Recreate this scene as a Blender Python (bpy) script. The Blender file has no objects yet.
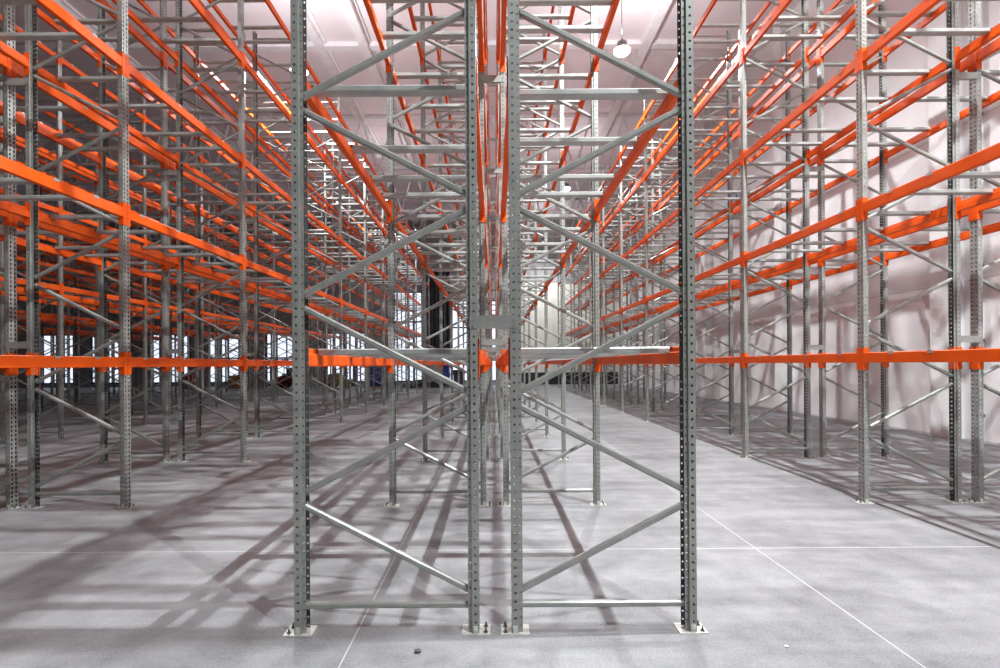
import bpy, bmesh, math, random, os
from mathutils import Vector, Matrix
random.seed(7)
PI = math.pi
scene = bpy.context.scene
C = scene.collection
#IDS_BEGIN
# the crossbeams and support bars that show largest; all others go into one object of each kind
BEAM_IDS = [0,2,3,4,5,10,12,13,14,15,16,17,20,22,23,24,25,26,27,28,29,32,33,34,35,36,37,38,39,42,43,44,45,46,47,48,49,52,53,54,55,56,57,58,59,65,67,69,74,76,79,121,123,125,131,132,133,134,135,136,137,142,143,144,145,146,147,148,149,152,153,154,155,156,157,158,159,160,162,164,165,166,167,168,169,172,174,177,178,240,241,242,243,244,245,250,252,253,254,255,256,257,260,262,264,266,267,268,269,360,361,362,363,364,365,370,372,373,374,375,376,377,380,382,384,386,387,388,389,392,480,482,483,484,485,490,492,493,494,495,496,497,500,502,503,504,505,506,507,508,509,512,513,514,515,516,517,518,519,520,522,523,524,525,526,527,528,529,532,533,534,535,536,537,538,539,543,545,547,549,554,556,559,601,603,605,611,612,613,614,615,616,617,622,623,624,625,626,627,628,629,632,633,634,635,636,637,638,639,640,642,644,645,646,647,648,649,652,654,657,658,667,742,744,746,748,752,753,754,756,757,758,760,762,763,764,766,767,768,770,772,773,774,776,777,778,782,783,787,788,792,797,798,807,872,873,874,877,878,880,882,884,886,887,888,892,894,897,898,902,907,908,918,1002,1004,1012,1013,1014,1015,1016,1018,1022,1023,1024,1025,1028,1032,1034,1035,1042,1044,1052,1054,1142,1144,1148,1272,1276,1282,1286]
BAR_IDS = [6,7,10,11,24,25,26,27,28,29,30,31,34,35,44,45,46,47,48,49,50,51,52,53,54,55,57,58,59,64,67,68,69,70,71,72,73,74,75,76,77,84,85,88,89,90,91,92,93,94,95,97,108,109,112,113,114,115,264,265,266,267,268,269,270,271,274,275,284,285,286,287,288,289,290,291,292,293,294,295,298,299,304,305,307,308,309,310,311,312,313,314,315,316,317,318,319,324,325,328,329,332,336,337,480,481,482,483,484,485,486,487,490,491,500,504,505,506,507,508,509,510,514,515,524,525,526,527,528,531,532,534,535,538,539,544,545,546,548,549,552,555,556,557,568,720,721,722,723,724,725,726,727,730,731,740,744,745,746,747,748,749,750,751,754,755,764,765,766,767,768,771,772,773,774,775,778,779,784,785,786,788,789,791,792,793,795,796,966,967,971,984,985,986,987,988,989,990,991,994,995,1004,1005,1006,1007,1008,1009,1010,1011,1012,1013,1014,1015,1018,1019,1024,1025,1027,1028,1029,1030,1031,1032,1033,1034,1035,1036,1037,1044,1045,1048,1049,1050,1051,1052,1053,1054,1055,1068,1069,1072,1073,1075,1225,1226,1227,1229,1230,1231,1234,1235,1244,1245,1246,1247,1248,1249,1250,1251,1252,1253,1254,1255,1258,1259,1264,1265,1267,1268,1269,1270,1271,1272,1273,1274,1275,1276,1277,1278,1279,1284,1288,1289,1292,1297,1499,1512,1513,1514,1516,1518,1536,1753,1754,1755,1758,1768,1772,1776,1796]
FRAME_IDS = None
SPACER_IDS = [0,3,4,6,7,9,10,11,12,13,14,15,16,17,18,19,20,21,22,23,24,25,26,27,28,29,31,32,33,34,35,39,40,42,43,45,46,47,48,49,50,52,53,55,56,58,59,61,62,64,65,67,68,70,71,75,76,78,79,81,82,83,84,85,86,88,89,91,92,94,95,97,98,103,104,106,107,118,119,121,122,124,125,126,128,131,133,134,140]
#IDS_END
ALL = os.environ.get('RACK_ALL') == '1'

# ------------------------------------------------------------------ layout
EYE = 1.604
F = 520.0                       # focal length in pixels of the 1000 px wide frame
Y0 = 3.14                       # centre of the first frame
PITCH = 2.80
NF = 12
FW = 1.10                       # frame depth, aisle face to flue face
PH = 9.0                        # post height
PW, PD = 0.10, 0.066            # post width and depth
LEVELS = [1.597 + 1.70 * i for i in range(5)]       # underside of the crossbeams
BH, BT = 0.115, 0.05
CONB, CONT = 0.082, 0.055       # connector below / above the beam
BAR_OFF = [0.36, 1.09, 1.90, 2.40]
# name, centre x, direction of the aisle, first frame, level drop, rack, side
ROWS = [
    ('R', 4.74, -1, 0, 0.0, 'far-side'), ('R', 6.04, 1, 0, 0.0, 'wall-side'),
    ('C', -0.647, -1, 0, 0.0, 'far-side'), ('C', 0.647, 1, 0, 0.0, 'wall-side'),
    ('L1', -4.74, 1, 0, 0.0, 'wall-side'), ('L1', -6.04, -1, 0, 0.0, 'far-side'),
    ('L2', -10.14, 1, 2, 0.0, 'wall-side'), ('L2', -11.44, -1, 3, 0.0, 'far-side'),
    ('L3', -15.54, 1, 4, 0.0, 'wall-side'), ('L3', -16.84, -1, 5, 0.0, 'far-side'),
    ('L4', -20.94, 1, 6, 0.0, 'wall-side'), ('L4', -22.24, -1, 7, 0.0, 'far-side'),
]
RACK = {'R': 'pale-wall rack', 'C': 'centre rack', 'L1': 'shadowed-aisle rack', 'L2': 'second rack past shadowed aisle',
        'L3': 'third rack past shadowed aisle', 'L4': 'fourth rack past shadowed aisle'}
ORD = ['first', 'second', 'third', 'fourth', 'fifth', 'sixth', 'seventh', 'eighth', 'ninth', 'tenth', 'eleventh', 'twelfth']

# ------------------------------------------------------------------ materials
def new_mat(name):
    m = bpy.data.materials.new(name); m.use_nodes = True
    nt = m.node_tree
    return m, nt, nt.nodes, nt.links, nt.nodes['Principled BSDF']

def noise_mat(name, c1, c2, scale, rough, metal=0.0, detail=4.0, bump=0.0, coords='Object', rough2=None, spec=None):
    m, nt, N, L, b = new_mat(name)
    tc = N.new('ShaderNodeTexCoord'); no = N.new('ShaderNodeTexNoise')
    no.inputs['Scale'].default_value = scale; no.inputs['Detail'].default_value = detail
    L.new(tc.outputs[coords], no.inputs['Vector'])
    r = N.new('ShaderNodeValToRGB')
    r.color_ramp.elements[0].position = 0.35; r.color_ramp.elements[1].position = 0.65
    r.color_ramp.elements[0].color = (*c1, 1); r.color_ramp.elements[1].color = (*c2, 1)
    L.new(no.outputs['Fac'], r.inputs['Fac']); L.new(r.outputs['Color'], b.inputs['Base Color'])
    b.inputs['Metallic'].default_value = metal
    if rough2 is None: b.inputs['Roughness'].default_value = rough
    else:
        mr = N.new('ShaderNodeMapRange'); mr.inputs['To Min'].default_value = rough; mr.inputs['To Max'].default_value = rough2
        L.new(no.outputs['Fac'], mr.inputs['Value']); L.new(mr.outputs['Result'], b.inputs['Roughness'])
    if spec is not None: b.inputs['Specular IOR Level'].default_value = spec
    if bump:
        bp = N.new('ShaderNodeBump'); bp.inputs['Strength'].default_value = bump; bp.inputs['Distance'].default_value = 0.01
        L.new(no.outputs['Fac'], bp.inputs['Height']); L.new(bp.outputs['Normal'], b.inputs['Normal'])
    return m

M = {}
M['steel'] = noise_mat('galvanised_steel', (0.30, 0.305, 0.285), (0.375, 0.375, 0.345), 9, 0.38, 0.3)
M['steel_inner'] = noise_mat('shade_darkened_steel_inside', (0.10, 0.105, 0.10), (0.15, 0.155, 0.145), 9, 0.5, 0.3)  # same steel, shade put into the colour so the post holes look dark
M['bar'] = noise_mat('bright_galvanised_steel', (0.40, 0.405, 0.39), (0.49, 0.49, 0.47), 7, 0.40, 0.3)
M['hook'] = noise_mat('dull_grey_hook', (0.34, 0.35, 0.35), (0.42, 0.43, 0.43), 20, 0.5, 0.2)
M['zinc'] = noise_mat('zinc_plate', (0.62, 0.61, 0.54), (0.74, 0.73, 0.68), 30, 0.45, 0.3)
M['orange'] = noise_mat('orange_paint', (0.80, 0.092, 0.005), (0.86, 0.112, 0.007), 4, 0.45, spec=0.22)
M['bolt'] = noise_mat('dark_bolt', (0.12, 0.12, 0.12), (0.2, 0.2, 0.2), 40, 0.4, 0.8)
M['white'] = noise_mat('white_enamel', (0.78, 0.78, 0.78), (0.84, 0.84, 0.84), 5, 0.4)
M['black'] = noise_mat('black_rubber', (0.012, 0.012, 0.014), (0.03, 0.03, 0.032), 6, 0.7)
M['column'] = noise_mat('pale_concrete', (0.80, 0.76, 0.76), (0.86, 0.83, 0.83), 3, 0.7)
M['ceil_trim'] = noise_mat('pale_steel_trim', (0.82, 0.74, 0.76), (0.90, 0.83, 0.85), 3, 0.45)
M['cream'] = noise_mat('cream_panel', (0.72, 0.68, 0.60), (0.80, 0.76, 0.69), 2, 0.6)
M['greywall'] = noise_mat('grey_panel', (0.36, 0.33, 0.34), (0.42, 0.39, 0.40), 2, 0.6)
M['mullion'] = noise_mat('dark_mullion', (0.05, 0.06, 0.09), (0.08, 0.09, 0.12), 6, 0.5)

def emit_mat(name, col, strength):
    m, nt, N, L, b = new_mat(name)
    b.inputs['Base Color'].default_value = (*col, 1)
    b.inputs['Emission Color'].default_value = (*col, 1); b.inputs['Emission Strength'].default_value = strength
    return m
M['pane'] = emit_mat('milky_daylit_glazing', (0.78, 0.86, 1.0), 0.95)
M['lamp'] = emit_mat('lamp_lens', (1.0, 0.98, 0.97), 40.0)
M['bluepanel'] = noise_mat('pale_blue_casing', (0.50, 0.60, 0.86), (0.58, 0.68, 0.92), 4, 0.4)

def math_node(N, L, op, a, b=None):
    n = N.new('ShaderNodeMath'); n.operation = op
    for i, v in enumerate((a, b)):
        if v is None: continue
        if isinstance(v, (int, float)): n.inputs[i].default_value = v
        else: L.new(v, n.inputs[i])
    return n.outputs[0]

def floor_material():
    m, nt, N, L, b = new_mat('polished_concrete')
    tc = N.new('ShaderNodeTexCoord'); sep = N.new('ShaderNodeSeparateXYZ'); L.new(tc.outputs['Object'], sep.inputs[0])
    def noise(scale, detail, rough=0.55, sx=1.0, sy=1.0):
        mp = N.new('ShaderNodeMapping'); mp.inputs['Scale'].default_value = (sx, sy, 1)
        L.new(tc.outputs['Object'], mp.inputs['Vector'])
        n = N.new('ShaderNodeTexNoise'); n.inputs['Scale'].default_value = scale; n.inputs['Detail'].default_value = detail
        n.inputs['Roughness'].default_value = rough
        L.new(mp.outputs['Vector'], n.inputs['Vector']); return n.outputs['Fac']
    big = noise(0.55, 5); mid = noise(3.2, 6, 0.65); fine = noise(70, 3, 0.7); sweep = noise(1.6, 4, 0.6, 0.35, 2.2)
    s = math_node(N, L, 'ADD', math_node(N, L, 'MULTIPLY', big, 0.36), math_node(N, L, 'MULTIPLY', mid, 0.28))
    s = math_node(N, L, 'ADD', s, math_node(N, L, 'MULTIPLY', fine, 0.26))
    s = math_node(N, L, 'ADD', s, math_node(N, L, 'MULTIPLY', sweep, 0.25))
    r = N.new('ShaderNodeValToRGB'); L.new(s, r.inputs['Fac'])
    e = r.color_ramp.elements
    e[0].position = 0.44; e[0].color = (0.120, 0.118, 0.122, 1)
    e[1].position = 0.66; e[1].color = (0.335, 0.326, 0.336, 1)
    col = r.outputs['Color']
    def line(axis, pos, w):
        d = math_node(N, L, 'ABSOLUTE', math_node(N, L, 'SUBTRACT', sep.outputs[axis], pos))
        return math_node(N, L, 'LESS_THAN', d, w)
    tot = None
    for ax, pos, w in ((0, 2.25, 0.0045), (0, -0.835, 0.004), (0, -7.9, 0.006), (0, 8.3, 0.006), (1, 4.5, 0.006), (1, 16.0, 0.006), (1, 27.0, 0.006)):
        l = line(ax, pos, w)
        tot = l if tot is None else math_node(N, L, 'MAXIMUM', tot, l)
    mx = N.new('ShaderNodeMix'); mx.data_type = 'RGBA'
    L.new(math_node(N, L, 'MULTIPLY', tot, 0.42), mx.inputs['Factor'])
    L.new(col, mx.inputs['A']); mx.inputs['B'].default_value = (0.86, 0.83, 0.76, 1)
    L.new(mx.outputs['Result'], b.inputs['Base Color'])
    mr = N.new('ShaderNodeMapRange'); mr.inputs['To Min'].default_value = 0.42; mr.inputs['To Max'].default_value = 0.62
    L.new(mid, mr.inputs['Value']); L.new(mr.outputs['Result'], b.inputs['Roughness'])
    b.inputs['Specular IOR Level'].default_value = 0.35
    return m
M['floor'] = floor_material()

def panel_material(name, c1, c2, axis, period, offset, seam, rough=0.55, ribs=0.0):
    """Sandwich panel with thin seams every `period` along an axis."""
    m, nt, N, L, b = new_mat(name)
    tc = N.new('ShaderNodeTexCoord'); sep = N.new('ShaderNodeSeparateXYZ'); L.new(tc.outputs['Object'], sep.inputs[0])
    no = N.new('ShaderNodeTexNoise'); no.inputs['Scale'].default_value = 0.6; no.inputs['Detail'].default_value = 5
    L.new(tc.outputs['Object'], no.inputs['Vector'])
    r = N.new('ShaderNodeValToRGB'); L.new(no.outputs['Fac'], r.inputs['Fac'])
    r.color_ramp.elements[0].position = 0.3; r.color_ramp.elements[1].position = 0.7
    r.color_ramp.elements[0].color = (*c1, 1); r.color_ramp.elements[1].color = (*c2, 1)
    v = math_node(N, L, 'DIVIDE', math_node(N, L, 'ADD', sep.outputs[axis], 100 * period - offset), period)
    fr = math_node(N, L, 'FRACT', v)
    l = math_node(N, L, 'LESS_THAN', fr, seam / period)
    mx = N.new('ShaderNodeMix'); mx.data_type = 'RGBA'
    L.new(math_node(N, L, 'MULTIPLY', l, 0.45), mx.inputs['Factor'])
    L.new(r.outputs['Color'], mx.inputs['A']); mx.inputs['B'].default_value = (0.25, 0.21, 0.22, 1)
    L.new(mx.outputs['Result'], b.inputs['Base Color'])
    b.inputs['Roughness'].default_value = rough
    return m
M['wall'] = panel_material('white_wall_panel', (0.78, 0.725, 0.735), (0.85, 0.80, 0.805), 2, 3.25, 0.0, 0.02)
M['ceiling'] = panel_material('pale_pink_ceiling_panel', (0.83, 0.70, 0.735), (0.90, 0.78, 0.81), 1, 3.0, 0.7, 0.035)

# ------------------------------------------------------------------ mesh helpers
class MB:
    def __init__(s): s.v = []; s.f = []; s.mi = []; s.cur = 0
    def add(s, verts, faces):
        o = len(s.v); s.v += [tuple(p) for p in verts]; s.f += [[i + o for i in q] for q in faces]; s.mi += [s.cur] * len(faces)
    def box(s, x0, x1, y0, y1, z0, z1):
        s.add([(x0,y0,z0),(x1,y0,z0),(x1,y1,z0),(x0,y1,z0),(x0,y0,z1),(x1,y0,z1),(x1,y1,z1),(x0,y1,z1)],
              [(3,2,1,0),(4,5,6,7),(0,1,5,4),(1,2,6,5),(2,3,7,6),(3,0,4,7)])
    def prism(s, prof, axis, a, b):
        """Closed 2-D profile extruded along an axis from a to b. Profile coords are the other two axes in order."""
        n = len(prof)
        def P(u, v, t):
            return {0: (t, u, v), 1: (u, t, v), 2: (u, v, t)}[axis]
        vs = [P(u, v, a) for u, v in prof] + [P(u, v, b) for u, v in prof]
        fs = [(i, (i+1) % n, n + (i+1) % n, n + i) for i in range(n)] + [tuple(range(n))[::-1], tuple(range(n, 2*n))]
        s.add(vs, fs)
    def cyl(s, p, q, r, n=12, r2=None):
        p, q = Vector(p), Vector(q); d = (q - p).normalized()
        u = d.orthogonal().normalized(); w = d.cross(u); r2 = r if r2 is None else r2
        vs = [p + (u*math.cos(2*PI*i/n) + w*math.sin(2*PI*i/n))*r for i in range(n)] + [q + (u*math.cos(2*PI*i/n) + w*math.sin(2*PI*i/n))*r2 for i in range(n)]
        s.add(vs, [(i, (i+1) % n, n+(i+1) % n, n+i) for i in range(n)] + [tuple(range(n))[::-1], tuple(range(n, 2*n))])
    def lathe(s, prof, n=24, z=0):
        vs = []
        for r, h in prof: vs += [(r*math.cos(2*PI*i/n), r*math.sin(2*PI*i/n), h+z) for i in range(n)]
        fs = []
        for k in range(len(prof)-1):
            fs += [(k*n+i, k*n+(i+1) % n, (k+1)*n+(i+1) % n, (k+1)*n+i) for i in range(n)]
        fs += [tuple(range(n))[::-1], tuple(range((len(prof)-1)*n, len(prof)*n))]
        s.add(vs, fs)
    def put(s, other, mat):
        o = len(s.v); s.v += [tuple(mat @ Vector(p)) for p in other.v]; s.f += [[i+o for i in q] for q in other.f]; s.mi += [s.cur]*len(other.f)
    def mesh(s, name, mats, fix=True):
        me = bpy.data.meshes.new(name); me.from_pydata(s.v, [], s.f)
        for m in (mats if isinstance(mats, (list, tuple)) else [mats]): me.materials.append(m)
        me.polygons.foreach_set('material_index', s.mi)
        if fix:
            bm = bmesh.new(); bm.from_mesh(me); bmesh.ops.recalc_face_normals(bm, faces=bm.faces); bm.to_mesh(me); bm.free()
        me.update(); return me

def link(name, data, parent=None, loc=(0,0,0), rz=0.0):
    o = bpy.data.objects.new(name, data); C.objects.link(o)
    o.location = loc; o.rotation_euler = (0, 0, rz)
    if parent: o.parent = parent
    return o
def tag(o, label, cat, group=None, kind='thing'):
    o['label'] = label; o['category'] = cat; o['kind'] = kind
    if group: o['group'] = group
    return o
def struct(name, mb, mat):
    o = link(name, mb.mesh(name, mat)); o['kind'] = 'structure'; return o

# ------------------------------------------------------------------ upright post: perforated folded steel section
def post_sheet(cells=180):
    """Open omega section as a perforated sheet. x = 0 is the slotted face, the open back looks to -x."""
    mb = MB(); p = PH / cells
    w = PW / 2; inset = 0.015; d1 = 0.043; d2 = PD
    pts = [(-d2, -w+inset), (-d1, -w+inset), (-d1, -w), (0, -w), (0, 0), (0, w), (-d1, w), (-d1, w-inset), (-d2, w-inset)]
    for seg in range(8):
        a, b = Vector(pts[seg]), Vector(pts[seg+1])
        for i in range(cells):
            z0, z1 = i*p, (i+1)*p
            def P(t, z): q = a.lerp(b, t); return (q.x, q.y, z)
            if seg in (1, 6):
                mb.add([P(0,z0), P(1,z0), P(1,z1), P(0,z1)], [(0,1,2,3)]); continue
            if seg in (3, 4):     # tapered slot in the face
                t0, t1, h0, h1, nar = 0.26, 0.72, 0.16, 0.76, 0.09
            elif seg in (2, 5):   # small round-ish hole in the flank
                t0, t1, h0, h1, nar = 0.34, 0.66, 0.36, 0.64, 0.0
            else:                 # slot in the lip
                t0, t1, h0, h1, nar = 0.30, 0.72, 0.40, 0.62, 0.0
            if seg < 3: h0, h1 = h0-0.22, h1-0.22            # the two flanks are punched half a pitch apart
            elif seg > 4: h0, h1 = h0+0.25, h1+0.25
            mb.add([P(0,z0), P(1,z0), P(1,z1), P(0,z1), P(t0+nar,z0+h0*p), P(t1-nar,z0+h0*p), P(t1,z0+h1*p), P(t0,z0+h1*p)],
                   [(0,1,5,4), (1,2,6,5), (2,3,7,6), (3,0,4,7)])
    return mb
def solid_mesh(mb, name, mat, th, inner=None):
    me = mb.mesh(name, mat, fix=False)
    bm = bmesh.new(); bm.from_mesh(me)
    bmesh.ops.remove_doubles(bm, verts=bm.verts, dist=1e-5)
    bmesh.ops.recalc_face_normals(bm, faces=bm.faces)
    bmesh.ops.solidify(bm, geom=bm.faces[:], thickness=th)
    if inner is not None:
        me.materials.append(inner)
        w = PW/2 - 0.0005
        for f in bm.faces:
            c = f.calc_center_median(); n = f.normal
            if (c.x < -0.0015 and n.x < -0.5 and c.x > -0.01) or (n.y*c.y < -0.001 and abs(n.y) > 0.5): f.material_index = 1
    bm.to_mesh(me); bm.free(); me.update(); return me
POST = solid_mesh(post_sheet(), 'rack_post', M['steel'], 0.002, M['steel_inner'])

def plate_mb():
    """Base plate below one post; +x is away from the frame."""
    m = MB()
    m.box(-0.105, 0.065, -0.062, 0.062, 0.0, 0.006)
    m.box(-0.036, -0.008, -0.056, -0.0515, 0.004, 0.05)          # upstanding clip in front of the post
    m.box(-0.036, -0.008, 0.0515, 0.056, 0.004, 0.05)
    m.cyl((-0.022, -0.0605, 0.028), (-0.022, -0.056, 0.028), 0.008, 6)
    return m
PLATE = plate_mb().mesh('base_plate', M['zinc'])
def anchor_mb():
    m = MB()
    m.cyl((0,0,0.006), (0,0,0.009), 0.014, 14); m.cyl((0,0,0.009), (0,0,0.018), 0.009, 6); m.cyl((0,0,0.017), (0,0,0.034), 0.005, 10)
    return m
ANCHOR = anchor_mb().mesh('anchor_bolt', M['bolt'])

BW, BDp, TH = 0.038, 0.028, 0.003     # brace channel
def brace_mb(x0, z0, x1, z1, fy=1):
    """Channel from (x0,z0) to (x1,z1) in the frame plane, web towards the front, hollow towards the back."""
    m = MB(); L_ = math.hypot(x1-x0, z1-z0)
    h, d = BW/2, BDp/2
    c = 0.009
    prof = [(-d+c,-h),(d,-h),(d,-h+TH),(-d+c+0.001,-h+TH),(-d+TH,-h+c+0.001),(-d+TH,h-c-0.001),(-d+c+0.001,h-TH),(d,h-TH),(d,h),(-d+c,h),(-d,h-c),(-d,-h+c)]   # (y, z), rolled corners
    t = MB(); t.prism([(fy*u, v) for u, v in prof], 0, 0, L_)
    for e in (0.018, L_-0.018): t.cyl((e, fy*(-d-0.007), 0), (e, -fy*d, 0), 0.009, 6)
    R = Matrix.Translation((x0, 0, z0)) @ Matrix.Rotation(-math.atan2(z1-z0, x1-x0), 4, 'Y')
    m.put(t, R); return m
IN = FW/2 - 0.052       # where the braces end inside the lips
def node(n): return 0.20 + 0.597*n
def frame_braces(fy):
    out = [('horizontal_brace', brace_mb(-IN, 0.157, IN, 0.157, fy))]
    for n in range(14):
        g = 0.042
        za, zb = node(n)+g, node(n+1)-g
        a, b = (-IN, IN) if n % 2 == 0 else (IN, -IN)           # even nodes on the flue side
        out.append(('diagonal_brace', brace_mb(a, za, b, zb, fy)))
    out.append(('horizontal_brace', brace_mb(-IN, 8.86, IN, 8.86, fy)))
    return out
BRACES = {fy: [(n, b.mesh(n, M['steel'])) for n, b in frame_braces(fy)] for fy in (1, -1)}     # the web always looks to the front of the hall

def frame_empty(): return bpy.data.objects.new('upright_frame', None)
def detailed_frame(fy):
    r = frame_empty(); C.objects.link(r); r.empty_display_size = 0.2
    for x, rz in ((FW/2, 0), (-FW/2, PI)):
        link('post', POST, r, (x, 0, 0.006), rz)
        pl = link('base_plate', PLATE, r, (x, 0, 0), rz); pl['label'] = 'pale zinc base plate bolted to the floor'
        for yy in (-0.035, 0.035): link('anchor_bolt', ANCHOR, pl, (0.038, yy, 0))
    for n, me in BRACES[fy]: link(n, me, r)
    return r
def merged_frame_mesh(fy):
    bm = bmesh.new()
    def put(me, mat, mi):
        t = me.copy(); t.transform(mat); n0 = len(bm.faces); bm.from_mesh(t); bm.faces.ensure_lookup_table()
        for f in bm.faces[n0:]: f.material_index = 2 if f.material_index == 1 else mi
        bpy.data.meshes.remove(t)
    for x, rz in ((FW/2, 0), (-FW/2, PI)):
        T = Matrix.Translation((x, 0, 0)) @ Matrix.Rotation(rz, 4, 'Z')
        put(POST, Matrix.Translation((0,0,0.006)) @ T, 0); put(PLATE, T, 1)
    for n, me in BRACES[fy]: put(me, Matrix.Identity(4), 0)
    me = bpy.data.meshes.new('upright_frame'); bm.to_mesh(me); bm.free()
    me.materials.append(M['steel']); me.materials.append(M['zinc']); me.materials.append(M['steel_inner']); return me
FARFRAME = {fy: merged_frame_mesh(fy) for fy in (1, -1)}

def copy_tree(o, parent=None):
    c = o.copy(); C.objects.link(c)
    if parent: c.parent = parent
    for ch in list(o.children): copy_tree(ch, c)
    return c

proto = {}
def frame_label(rk, side, k): return f'grey upright frame, {ORD[k]} from the front, {side} row of the {RACK[rk]}'
for rk, xc, d, k0, drop, side in ROWS:
    for k in range(k0, NF):
        if FRAME_IDS is not None and not ALL and (ROWS.index((rk,xc,d,k0,drop,side))*100 + k) not in FRAME_IDS: continue
        y = Y0 + PITCH*k
        if rk in ('C','L1','R') and k <= 4:
            if d not in proto: o = proto[d] = detailed_frame(d)
            else: o = copy_tree(proto[d])
        else:
            o = link('upright_frame', FARFRAME[d])
        o.location = (xc, y, 0); o.rotation_euler = (0, 0, 0 if d > 0 else PI)
        tag(o, frame_label(rk, side, k), 'upright frame', f'upright frames of the {RACK[rk]}')
        if ALL: o['rid'] = ROWS.index((rk,xc,d,k0,drop,side))*100 + k; o['rk'] = 'frame'

# ------------------------------------------------------------------ crossbeams (x = 0 is the post's aisle face, +x outwards)
BL = PITCH - PW - 0.006
def beam_body_mb():
    m = MB(); c = 0.006; x0, x1 = -BT+0.004, 0.004; h = BH
    # box section, stepped inner shoulder that carries the support bars, small rolled corners
    prof = [(x0+c,0),(x1-c,0),(x1,c),(x1,h-c),(x1-c,h),(x0+0.02+c,h),(x0+0.02,h-c),(x0+0.02,h-0.034),(x0+c,h-0.034),(x0,h-0.034-c),(x0,c)]
    m.prism(prof, 1, -BL/2, BL/2); return m
BEAM = beam_body_mb().mesh('rack_crossbeam', M['orange'])
def connector_mb(s):
    """End connector: angle of 4 mm plate, one leg on the post face and one across the beam end, with hooks and rivets."""
    m = MB(); ye = BL/2
    z0, z1 = -CONB, BH + CONT
    m.box(0.0035, 0.0085, s*(ye-0.004) if s > 0 else -(ye+0.050), s*(ye+0.050) if s > 0 else -(ye-0.004), z0, z1)
    ya, yb = (ye-0.004, ye+0.001) if s > 0 else (-ye-0.001, -ye+0.004)
    m.box(-0.052, 0.0085, ya, yb, z0, z1)
    for zz in (z0+0.03, z0+0.08, BH*0.5+0.02, z1-0.03):
        m.cyl((0.0085, s*(ye+0.022), zz), (0.0115, s*(ye+0.022), zz), 0.007, 8)
    return m
CONN = [connector_mb(1).mesh('end_connector', M['orange']), connector_mb(-1).mesh('end_connector', M['orange'])]
STICKER = MB(); STICKER.box(0.0035, 0.0048, -0.05, 0.05, 0.05, 0.085)
STICKER = STICKER.mesh('load_sticker', M['white'])

def beam_proto():
    b = link('rack_crossbeam', BEAM)
    for c in CONN: link('end_connector', c, b)
    return b
FARBEAM_MB = MB(); FARBEAM_MB.put(beam_body_mb(), Matrix.Identity(4))
for s in (1, -1): FARBEAM_MB.put(connector_mb(s), Matrix.Identity(4))
FARBEAM = FARBEAM_MB.mesh('rack_crossbeam', M['orange'])
LITE = MB(); LITE.box(-BT+0.004, 0.004, -BL/2, BL/2, 0, BH)
for s in (1, -1): LITE.box(-0.052, 0.0085, *sorted((s*(BL/2-0.004), s*(BL/2+0.05))), -CONB, BH+CONT)

def seen(x, y, z):
    if y < 0.3: return False
    px = 494.3 + x/y*F; py = 363.3 - (z-EYE)/y*F
    return -15 < px < 1015 and -15 < py < 683
beams = []
for ri, (rk, xc, d, k0, drop, side) in enumerate(ROWS):
    for k in range(max(k0-1, 0), NF-1):
        for lv in range(5):
            for e in (0, 1):
                bid = ((ri*12 + k)*5 + lv)*2 + e
                face = d if e == 0 else -d                     # e 0: aisle edge, e 1: flue edge
                x = xc + face*FW/2; y = Y0 + PITCH*(k+0.5); z = LEVELS[lv] - drop
                vis = any(seen(x, y + t*1.35, z) for t in (-1, -0.5, 0, 0.5, 1))
                beams.append((bid, ri, rk, side, k, lv, e, x, y, z, face, vis))
if BEAM_IDS is None:
    v = sorted([b for b in beams if b[-1]], key=lambda b: b[8]*(1 + 0.15*abs(b[7])))
    bset = set(b[0] for b in v[:300])
else: bset = set(BEAM_IDS)
if ALL: bset = set(b[0] for b in beams)
stuff = MB(); bp = None
for bid, ri, rk, side, k, lv, e, x, y, z, face, vis in beams:
    if bid in bset:
        if y < 14:
            if bp is None: o = bp = beam_proto()
            else: o = copy_tree(bp)
        else: o = link('rack_crossbeam', FARBEAM)
        o.location = (x, y, z); o.rotation_euler = (0, 0, 0 if face > 0 else PI)
        edge = 'aisle' if e == 0 else 'flue'
        tag(o, f'orange crossbeam, {ORD[lv]} level, {ORD[k]} bay, {side} {edge} edge of the {RACK[rk]}', 'crossbeam', f'orange crossbeams of the {RACK[rk]}')
        if ALL: o['rid'] = bid; o['rk'] = 'beam'
    else:
        stuff.put(LITE, Matrix.Translation((x, y, z)) @ Matrix.Rotation(0 if face > 0 else PI, 4, 'Z'))
if stuff.v:
    o = link('remaining_crossbeam', stuff.mesh('remaining_crossbeam', M['orange'], fix=False))
    tag(o, 'all the remaining orange crossbeams deep inside the racks', 'crossbeam', kind='stuff')

# ------------------------------------------------------------------ pallet support bars
BARW, BARH = 0.08, 0.042
HALF = FW/2 - BT + 0.004            # inner face of the beams
def bar_mb():
    m = MB(); b = 0.007; a, c = BARW/2, BARH
    prof = [(-a+b,0),(a-b,0),(a,b),(a,c-b),(a-b,c),(-a+b,c),(-a,c-b),(-a,b)]   # (y, z)
    m.prism(prof, 0, -HALF, HALF); return m
def hook_mb(s):
    m = MB(); x0, x1 = sorted((s*(HALF-0.03), s*(FW/2+0.0075)))
    m.box(x0, x1, -0.032, 0.032, BARH+0.0005, BARH+0.0035)
    x0, x1 = sorted((s*(FW/2+0.0045), s*(FW/2+0.0075)))
    m.box(x0, x1, -0.032, 0.032, BARH-0.024, BARH+0.0035); return m
BAR = bar_mb().mesh('support_bar', M['bar'])
HOOKS = [hook_mb(1).mesh('end_hook', M['hook']), hook_mb(-1).mesh('end_hook', M['hook'])]
FB = bar_mb(); FB.put(hook_mb(1), Matrix.Identity(4)); FB.put(hook_mb(-1), Matrix.Identity(4))
FARBAR = FB.mesh('support_bar', M['bar'])
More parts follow.
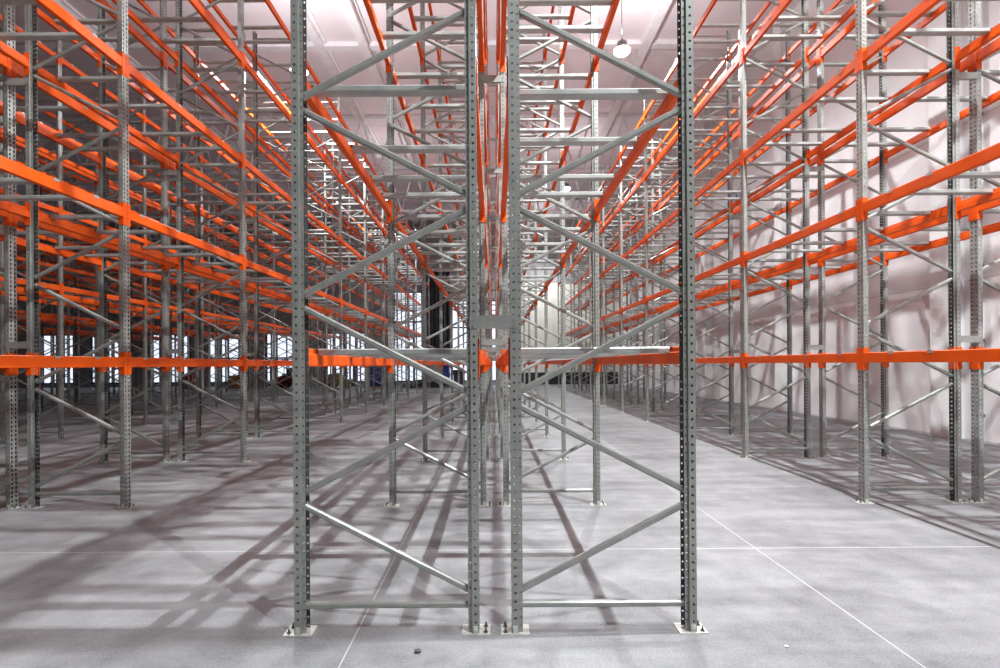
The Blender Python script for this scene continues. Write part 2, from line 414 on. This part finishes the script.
LITEB = MB(); LITEB.box(-HALF, HALF, -BARW/2, BARW/2, 0, BARH); LITEB.put(hook_mb(1), Matrix.Identity(4)); LITEB.put(hook_mb(-1), Matrix.Identity(4))
rj = random.Random(3)
bars = []
for ri, (rk, xc, d, k0, drop, side) in enumerate(ROWS):
    for k in range(max(k0-1, 0), NF-1):
        for lv in range(5):
            for j in range(4):
                sid = ((ri*12 + k)*5 + lv)*4 + j
                jit = rj.uniform(-0.07, 0.07) if k > 0 or lv > 1 else 0.0
                if rk == 'C' and d < 0 and k == 0 and lv == 1 and j == 1: jit = 0.13
                if rk == 'C' and d < 0 and k == 0 and lv == 1 and j == 0: jit = -0.06
                x, y, z = xc, Y0 - 0.05 + PITCH*k + BAR_OFF[j] + jit, LEVELS[lv] - drop + BH - BARH
                vis = any(seen(x + t*0.5, y, z) for t in (-1, 0, 1))
                bars.append((sid, ri, rk, side, k, lv, j, x, y, z, vis))
if BAR_IDS is None:
    v = sorted([b for b in bars if b[-1]], key=lambda b: b[8]*(1 + 0.15*abs(b[7])))
    sset = set(b[0] for b in v[:300])
else: sset = set(BAR_IDS)
if ALL: sset = set(b[0] for b in bars)
stuff = MB(); sp = None
for sid, ri, rk, side, k, lv, j, x, y, z, vis in bars:
    if sid in sset:
        if y < 9.5:
            if sp is None:
                o = sp = link('support_bar', BAR)
                for h in HOOKS: link('end_hook', h, o)
            else: o = copy_tree(sp)
        else: o = link('support_bar', FARBAR)
        o.location = (x, y, z)
        tag(o, f'grey support bar, {ORD[j]} along {ORD[k]} bay, {ORD[lv]} level, {side} row, {RACK[rk]}', 'support bar', f'pallet support bars of the {RACK[rk]}')
        if ALL: o['rid'] = sid; o['rk'] = 'bar'
    else: stuff.put(LITEB, Matrix.Translation((x, y, z)))
if stuff.v:
    o = link('remaining_support_bar', stuff.mesh('remaining_support_bar', M['bar'], fix=False))
    tag(o, 'all the remaining grey support bars deep inside the racks', 'support bar', kind='stuff')

# ------------------------------------------------------------------ spacers that tie the two rows of a rack across the flue
def spacer_mesh(gap):
    m = MB(); h = gap/2 + 0.046
    m.prism([(-0.004,-0.038),(0,-0.038),(0.0,0.038),(-0.004,0.038)], 0, -h, h)
    m.box(-gap/2+0.003, gap/2-0.003, -0.0005, 0.03, -0.038, -0.035); m.box(-gap/2+0.003, gap/2-0.003, -0.0005, 0.03, 0.035, 0.038)
    for sx in (-1, 1):
        for sz in (-0.018, 0.018): m.cyl((sx*(h-0.022), -0.009, sz), (sx*(h-0.022), -0.004, sz), 0.008, 6)
    return m.mesh('row_spacer', M['steel'])
SPG = {g: spacer_mesh(g) for g in (0.194, 0.20)}
for i, (rk, xm, g, k0) in enumerate((('C', 0.0, 0.194, 0), ('L1', -5.39, 0.20, 1), ('R', 5.39, 0.20, 1), ('L2', -10.79, 0.20, 3))):
    for k in range(k0, NF):
        for li, z in enumerate((1.857, 4.84, 7.80)):
            if SPACER_IDS is not None and not ALL and (i*12+k)*3+li not in SPACER_IDS: continue
            y = Y0 + PITCH*k - PW/2
            if not seen(xm, y, z): continue
            o = link('row_spacer', SPG[g], None, (xm, y - 0.0005, z))
            tag(o, f'grey tie plate across the flue, {ORD[li]} height, {ORD[k]} frame pair, {RACK[rk]}', 'tie plate', f'tie plates of the {RACK[rk]}')
            if ALL: o['rid'] = (i*12+k)*3+li; o['rk'] = 'spacer'

# ------------------------------------------------------------------ the building
WX, XL, YE, YB, ZC = 9.75, -42.0, 41.0, -9.0, 13.0
m = MB(); m.box(XL, WX, YB, YE, -0.2, 0.0); struct('floor', m, M['floor'])
m = MB(); m.box(XL, WX+0.3, YB, YE+0.3, ZC, ZC+0.2); struct('ceiling', m, M['ceiling'])
m = MB(); m.box(WX, WX+0.3, YB, YE+0.3, -0.2, ZC); struct('wall_right', m, M['wall'])
m = MB(); m.box(XL-0.3, XL, YB, YE+0.3, -0.2, ZC); struct('wall_left', m, M['greywall'])
# far wall: solid cream panels beside the pale wall, a glazed band to the other side
GX = 0.6
m = MB(); m.box(GX, WX, YE, YE+0.3, 0, 8.0); struct('wall_far_cream', m, M['cream'])
m = MB(); m.box(GX, WX, YE, YE+0.3, 8.0, ZC); m.box(XL, GX, YE, YE+0.3, 7.6, ZC); m.box(XL, GX, YE, YE+0.3, 0, 0.25); struct('wall_far_grey', m, M['greywall'])
m = MB(); m.box(GX+0.2, WX, YE-0.06, YE, 0, 0.95); struct('baseboard_far', m, M['black'])
spans = [(-41.0 + 4.6*i, -41.0 + 4.6*i + 3.3, 4.2) for i in range(7)] + [(-8.3, -5.6, 7.4), (-3.9, 0.4, 6.7)]
m = MB(); px = XL
for x0, x1, h in spans:
    m.box(px, x0, YE, YE+0.3, 0.25, 4.6 if h < 5 else 7.6); px = x1
    m.box(x0, x1, YE, YE+0.3, h, 7.6)
    if h < 5: m.box(x0-1.3, x0, YE, YE+0.3, 4.6, 7.6)
m.box(px, GX, YE, YE+0.3, 0.25, 7.6)
struct('wall_far_piers', m, M['greywall'])
for n, (x, x1, h) in enumerate(spans):
    fr = MB()
    for xx in (x, x1-0.12): fr.box(xx, xx+0.12, YE, YE+0.2, 0.25, h)
    k = 2 if h < 5 else 3
    zs = [0.25 + (h-0.37)*q/k for q in range(k+1)]
    for zz in zs: fr.box(x+0.12, x1-0.12, YE, YE+0.2, zz, zz+0.12)
    for q in (1, 2, 3):
        xm = x + (x1-x)*q/4; fr.box(xm-0.045, xm+0.045, YE+0.02, YE+0.18, 0.37, h-0.12)
    w = struct(f'window_{n+1}', fr, M['mullion'])
    g = MB(); g.box(x+0.12, x1-0.12, YE+0.09, YE+0.11, 0.37, h-0.12)
    p = link('pane', g.mesh('pane', M['pane']), w); p['label'] = 'milky daylit glazing'
# concrete columns along the pale wall
for i in range(-1, 5):
    y = 11.0 + 6.2*i
    m = MB(); m.box(WX-0.34, WX, y-0.22, y+0.22, 0, ZC); struct(f'trim_{i+2}', m, M['column'])
# ceiling trims running with the aisles, cross members, lattice trusses
for i, (xx, w) in enumerate(((-6.05, 0.30), (-4.5, 0.30), (5.4, 0.30), (-13.5, 0.3), (-21.0, 0.3))):
    m = MB(); m.box(xx-w/2, xx+w/2, YB, YE, ZC-0.26, ZC); m.box(xx+w/2, xx+w/2+0.1, YB, YE, ZC-0.08, ZC)
    struct(f'trim_{i+10}', m, M['ceil_trim'])
m = MB(); m.box(XL, WX, 18.3, 18.6, ZC-0.16, ZC); struct('trim_20', m, M['ceil_trim'])
for q, y in enumerate((23.8, 29.8, 35.8)):
    m = MB(); zb = 10.35
    m.box(XL, WX, y-0.07, y+0.07, zb, zb+0.14); m.box(XL, WX, y-0.07, y+0.07, ZC-0.14, ZC)
    for i in range(34):
        xa = WX - i*1.5
        if xa - 1.5 < XL: break
        m.cyl((xa, y, zb+0.1), (xa-0.75, y, ZC-0.1), 0.045, 6); m.cyl((xa-0.75, y, ZC-0.1), (xa-1.5, y, zb+0.1), 0.045, 6)
    struct(f'trim_{21+q}', m, M['ceil_trim'])

# ------------------------------------------------------------------ things at the far end, on the wall and the floor
def color_mat(name, c): return noise_mat(name, tuple(v*0.85 for v in c), tuple(min(1, v*1.1) for v in c), 3, 0.5)
def forklift(x, y, rz, c, cname, label):
    r = bpy.data.objects.new('forklift', None); C.objects.link(r); r.location = (x, y, 0); r.rotation_euler = (0, 0, rz)
    tag(r, label, 'forklift', None)
    mt = color_mat(cname, c)
    b = MB(); b.prism([(-0.95,0.22),(0.75,0.22),(0.75,0.55),(0.35,0.60),(0.25,0.78),(-0.25,0.95),(-0.85,0.98),(-0.98,0.8)], 1, -0.5, 0.5)
    link('body', b.mesh('body', mt), r)
    st = MB(); st.box(-0.45,0.0,-0.25,0.25,0.95,1.05); st.box(-0.5,-0.4,-0.25,0.25,1.05,1.45); link('seat', st.mesh('seat', M['black']), r)
    cg = MB()
    for sx in (-0.75, 0.35):
        for sy in (-0.45, 0.45): cg.cyl((sx, sy, 0.7), (sx*0.85, sy, 2.05), 0.03, 8)
    cg.box(-0.7, 0.36, -0.5, 0.5, 2.03, 2.09); link('overhead_guard', cg.mesh('overhead_guard', M['black']), r)
    ms = MB()
    for sy in (-0.3, 0.3): ms.box(0.8, 0.92, sy-0.05, sy+0.05, 0.06, 2.2)
    for zz in (0.5, 1.3, 2.1): ms.box(0.82, 0.9, -0.3, 0.3, zz, zz+0.08)
    link('mast', ms.mesh('mast', M['bolt']), r)
    for sy in (-0.22, 0.22):
        f = MB(); f.box(0.93, 2.0, sy-0.06, sy+0.06, 0.06, 0.10); f.box(0.92, 0.97, sy-0.06, sy+0.06, 0.06, 0.6); link('fork', f.mesh('fork', M['bolt']), r)
    for sx, rr in ((-0.6, 0.26), (0.5, 0.30)):
        for sy in (-1, 1):
            wl = MB(); wl.cyl((sx, sy*0.40, rr), (sx, sy*0.58, rr), rr, 20); wo = link('wheel', wl.mesh('wheel', M['black']), r)
            hb = MB(); hb.cyl((sx, sy*0.575, rr), (sx, sy*0.595, rr), rr*0.5, 14); link('hub', hb.mesh('hub', mt), wo)
forklift(-10.9, 37.2, 0.15, (0.30, 0.23, 0.02), 'olive_yellow_paint', 'olive yellow forklift standing before the far glazing')
forklift(-15.1, 37.4, 2.9, (0.25, 0.02, 0.02), 'dark_red_paint', 'dark red forklift standing before the far glazing')
def pallet_load(x, y, w, d, h, c, cname, label):
    r = bpy.data.objects.new('pallet_load', None); C.objects.link(r); r.location = (x, y, 0); tag(r, label, 'pallet load')
    p = MB()
    for q in (-1, 0, 1): p.box(-w/2, w/2, q*(d/2-0.06)-0.05, q*(d/2-0.06)+0.05, 0, 0.10)
    for q in range(6): p.box(-w/2 + q*(w-0.12)/5, -w/2 + q*(w-0.12)/5 + 0.12, -d/2, d/2, 0.10, 0.13)
    link('pallet', p.mesh('pallet', color_mat('pallet_wood', (0.42, 0.28, 0.15))), r)
    b = MB(); n = max(1, int(h/0.3)); hh = h/n
    for q in range(n):
        z = 0.13 + q*hh; i = 0.02*(q % 2)
        b.prism([(-w/2+i+0.03,-d/2+i),(w/2-i-0.03,-d/2+i),(w/2-i,-d/2+i+0.03),(w/2-i,d/2-i-0.03),(w/2-i-0.03,d/2-i),(-w/2+i+0.03,d/2-i),(-w/2+i,d/2-i-0.03),(-w/2+i,-d/2+i+0.03)], 2, z+0.004, z+hh)
    link('wrapped_goods', b.mesh('wrapped_goods', color_mat(cname, c)), r)
pallet_load(-8.25, 36.9, 0.9, 1.1, 1.35, (0.03, 0.06, 0.25), 'deep_blue_wrap', 'deep blue wrapped pallet load beside the olive forklift')
pallet_load(-3.45, 37.0, 0.6, 1.0, 1.5, (0.03, 0.07, 0.32), 'bright_blue_wrap', 'narrow bright blue pallet load below the black curtain')
pallet_load(-2.5, 37.3, 0.8, 1.0, 1.1, (0.03, 0.02, 0.06), 'dark_violet_wrap', 'dark violet pallet load near the end of the centre rack')
pallet_load(-21.8, 37.3, 0.8, 1.0, 0.9, (0.6, 0.03, 0.02), 'red_wrap', 'low red pallet load before the far glazing')
pallet_load(-18.6, 37.8, 0.9, 1.0, 0.8, (0.6, 0.22, 0.04), 'amber_wrap', 'low amber pallet load before the far glazing')
t = MB(); prof = [(-1.35,0),(1.35,0),(1.3,0.18),(0.95,0.42),(0.5,0.36),(0.1,0.55),(-0.4,0.5),(-0.8,0.32),(-1.25,0.25)]
n_ = 10
for q in range(n_):
    f0 = math.sin(PI*(q+0.5)/n_)**0.5; 
    t.prism([(u*(0.85+0.15*f0), v*(0.4+0.6*f0)*(1+0.12*math.sin(q*2.1+u*3))) for u, v in prof], 1, -0.6+1.2*q/n_, -0.6+1.2*(q+1)/n_)
o = link('tarpaulin', t.mesh('tarpaulin', M['black']), None, (-5.2, 36.6, 0)); tag(o, 'black tarpaulin lying in a heap on the far floor', 'tarpaulin')
# black dust curtain hung on the far wall
c = MB(); N_ = 48; x0, x1, z0, z1 = -5.65, -3.3, 2.6, 8.9
front = [(x0+(x1-x0)*i/N_, YE-0.12-0.07*math.sin(i*0.9)-0.03*math.sin(i*2.3)) for i in range(N_+1)]
c.prism([(a, b) for a, b in front] + [(a, b+0.02) for a, b in reversed(front)], 2, z0, z1)
cr = bpy.data.objects.new('dust_curtain', None); C.objects.link(cr); tag(cr, 'tall black curtain hanging between the far windows', 'curtain')
link('cloth', c.mesh('cloth', noise_mat('dark_navy_sheet', (0.018, 0.02, 0.028), (0.05, 0.055, 0.07), 1.2, 0.5)), cr)
rl = MB(); rl.cyl((x0-0.15, YE-0.12, z1+0.03), (x1+0.15, YE-0.12, z1+0.03), 0.03, 10)
for xx in (x0, x1): rl.cyl((xx, YE-0.12, z1+0.03), (xx, YE, z1+0.03), 0.02, 8)
link('rail', rl.mesh('rail', M['bolt']), cr)
# heater on the pale wall
h = bpy.data.objects.new('air_heater', None); C.objects.link(h); h.location = (WX-0.75, 19.6, 7.5); tag(h, 'pale blue boxy air heater high on the pale wall', 'air heater')
b = MB(); b.prism([(-0.3,-0.36),(0.3,-0.36),(0.36,-0.3),(0.36,0.3),(0.3,0.36),(-0.3,0.36),(-0.36,0.3),(-0.36,-0.3)], 0, -0.22, 0.22)
link('casing', b.mesh('casing', M['bluepanel']), h)
g = MB()
for q in range(7): g.box(-0.245, -0.22, -0.3, 0.3, -0.3+q*0.09, -0.25+q*0.09)
link('grille', g.mesh('grille', M['white']), h)
k = MB()
for sy in (-0.38, 0.38):
    k.box(-0.2, 0.75, sy-0.015, sy+0.015, 0.37, 0.41); k.cyl((-0.15, sy, 0.39), (0.75, sy, 0.85), 0.02, 6); k.box(-0.02, 0.02, sy-0.015, sy+0.015, 0, 0.4)
link('bracket', k.mesh('bracket', M['bolt']), h)
# pipe on the pale wall
p = bpy.data.objects.new('downpipe', None); C.objects.link(p); p.location = (WX-0.12, 10.35, 0); tag(p, 'thin pale downpipe clipped to the pale wall beside a column', 'downpipe')
b = MB(); b.cyl((0,0,0.02), (0,0,ZC-0.4), 0.055, 14); link('pipe', b.mesh('pipe', M['column']), p)
for zz in (0.5, 2.0, 3.5, 5.0, 6.5, 8.0):
    q = MB(); q.cyl((0,0,zz), (0,0,zz+0.05), 0.066, 14); q.box(0, 0.12, -0.02, 0.02, zz, zz+0.05); link('clip', q.mesh('clip', M['bolt']), p)
# two specks of rubble on the floor
for x, y, sc, lab in ((-0.435, 2.90, 0.017, 'small dark stone lying on the floor before the centre rack'), (1.64, 2.93, 0.010, 'tiny pale stone lying on the bright aisle floor')):
    bm = bmesh.new(); bmesh.ops.create_icosphere(bm, subdivisions=2, radius=sc)
    rr = random.Random(int(sc*1e5))
    for v in bm.verts: v.co *= rr.uniform(0.75, 1.15); v.co.z *= 0.6; v.co.x *= 1.2
    me = bpy.data.meshes.new('stone'); bm.to_mesh(me); bm.free(); me.materials.append(M['bolt'] if sc > 0.012 else M['column'])
    zmin = min(v.co.z for v in me.vertices)
    o = link('stone', me, None, (x, y, -zmin)); tag(o, lab, 'stone')

# ------------------------------------------------------------------ pendant lamps
def lamp_house():
    m = MB(); m.lathe([(0.03,0.30),(0.06,0.29),(0.09,0.24),(0.10,0.12),(0.16,0.06),(0.235,0.0),(0.225,-0.004),(0.0001+0.21,0.01)], 28)
    for i in range(12):
        a = 2*PI*i/12; t = MB(); t.box(0.085, 0.135, -0.004, 0.004, 0.08, 0.24); m.put(t, Matrix.Rotation(a, 4, 'Z'))
    return m
HOUSE = lamp_house().mesh('lamp_housing', M['greywall'])
lens = MB(); lens.lathe([(0.225,0.006),(0.225,-0.04),(0.19,-0.085),(0.10,-0.115),(0.002,-0.12)], 28)
LENS = lens.mesh('lamp_lens', M['lamp'])
def lamp(x, y, z, label, power, up=0.3):
    r = bpy.data.objects.new('pendant_lamp', None); C.objects.link(r); r.location = (x, y, z)
    tag(r, label, 'lamp', 'high bay pendant lamps')
    link('housing', HOUSE, r); link('lens', LENS, r)
    c = MB(); c.cyl((0,0,0.29), (0,0,ZC-z), 0.012, 8); link('cord', c.mesh('cord', M['bolt']), r)
    ld = bpy.data.lights.new('lamp_light', 'SPOT'); ld.energy = power; ld.spot_size = math.radians(179.5); ld.spot_blend = 0.85
    ld.shadow_soft_size = 0.045; ld.color = (0.90, 0.98, 1.0)
    lo = bpy.data.objects.new('lamp_light', ld); C.objects.link(lo); lo.parent = r; lo.location = (0, 0, -0.20)
    ud = bpy.data.lights.new('lamp_uplight', 'SPOT'); ud.energy = power*up; ud.spot_size = math.radians(174); ud.spot_blend = 0.3
    ud.shadow_soft_size = 0.045; ud.color = (0.90, 0.98, 1.0)
    uo = bpy.data.objects.new('lamp_uplight', ud); C.objects.link(uo); uo.parent = r; uo.location = (0, 0, 0.45); uo.rotation_euler = (PI, 0, 0)
    return r
PWR = 2050
lamp(3.67, 14.68, 10.45, 'glowing pendant lamp on a cord above the bright aisle', PWR, 0.26)
lamp(-5.29, 14.25, 9.68, 'glowing pendant lamp half hidden behind the front grey post, above shadowed-aisle rack', PWR*0.7, 0.55)
lamp(-5.29, 26.2, 10.0, 'added pendant lamp deep above the shadowed-aisle rack, brightening the far floor', PWR*0.6, 0.1)  # added lamp, brightens the far floor on the shadowed side
lamp(3.67, 26.2, 10.45, 'small glowing pendant lamp far down the bright aisle, behind the support bars', PWR*0.6, 0.1)
lamp(3.67, 37.7, 10.45, 'added pendant lamp brightening the cream far wall', PWR*0.6, 0.1)  # added lamp, stands in for the daylight on the cream wall
for x, y, p in ((3.58, 3.19, 1.95), (3.58, -1.2, 1.25), (-5.39, 3.19, 0.22)):
    lamp(x, y, 10.5, 'pendant lamp in the same ceiling row, out of the picture overhead', PWR*p)

# ------------------------------------------------------------------ world, camera, view
w = bpy.data.worlds.new('world'); scene.world = w; w.use_nodes = True
bg = w.node_tree.nodes['Background']; bg.inputs['Color'].default_value = (0.93, 0.96, 1.0, 1); bg.inputs['Strength'].default_value = 0.04
cd = bpy.data.cameras.new('camera'); cam = bpy.data.objects.new('camera', cd); C.objects.link(cam)
cam.location = (0, 0, EYE); cam.rotation_euler = (PI/2, 0.0064, 0)
cd.sensor_width = 36; cd.lens = F/1000*36; cd.shift_x = 0.0060; cd.shift_y = 0.0304; cd.clip_end = 200; cd.clip_start = 0.05
scene.camera = cam
vs = scene.view_settings; vs.view_transform = 'Standard'; vs.look = 'None'; vs.gamma = 1; vs.use_curve_mapping = False; vs.exposure = 0.38
scene.cycles.use_denoising = True
scene.cycles.max_bounces = 8; scene.cycles.diffuse_bounces = 2; scene.cycles.glossy_bounces = 3
scene.cycles.sample_clamp_indirect = 6
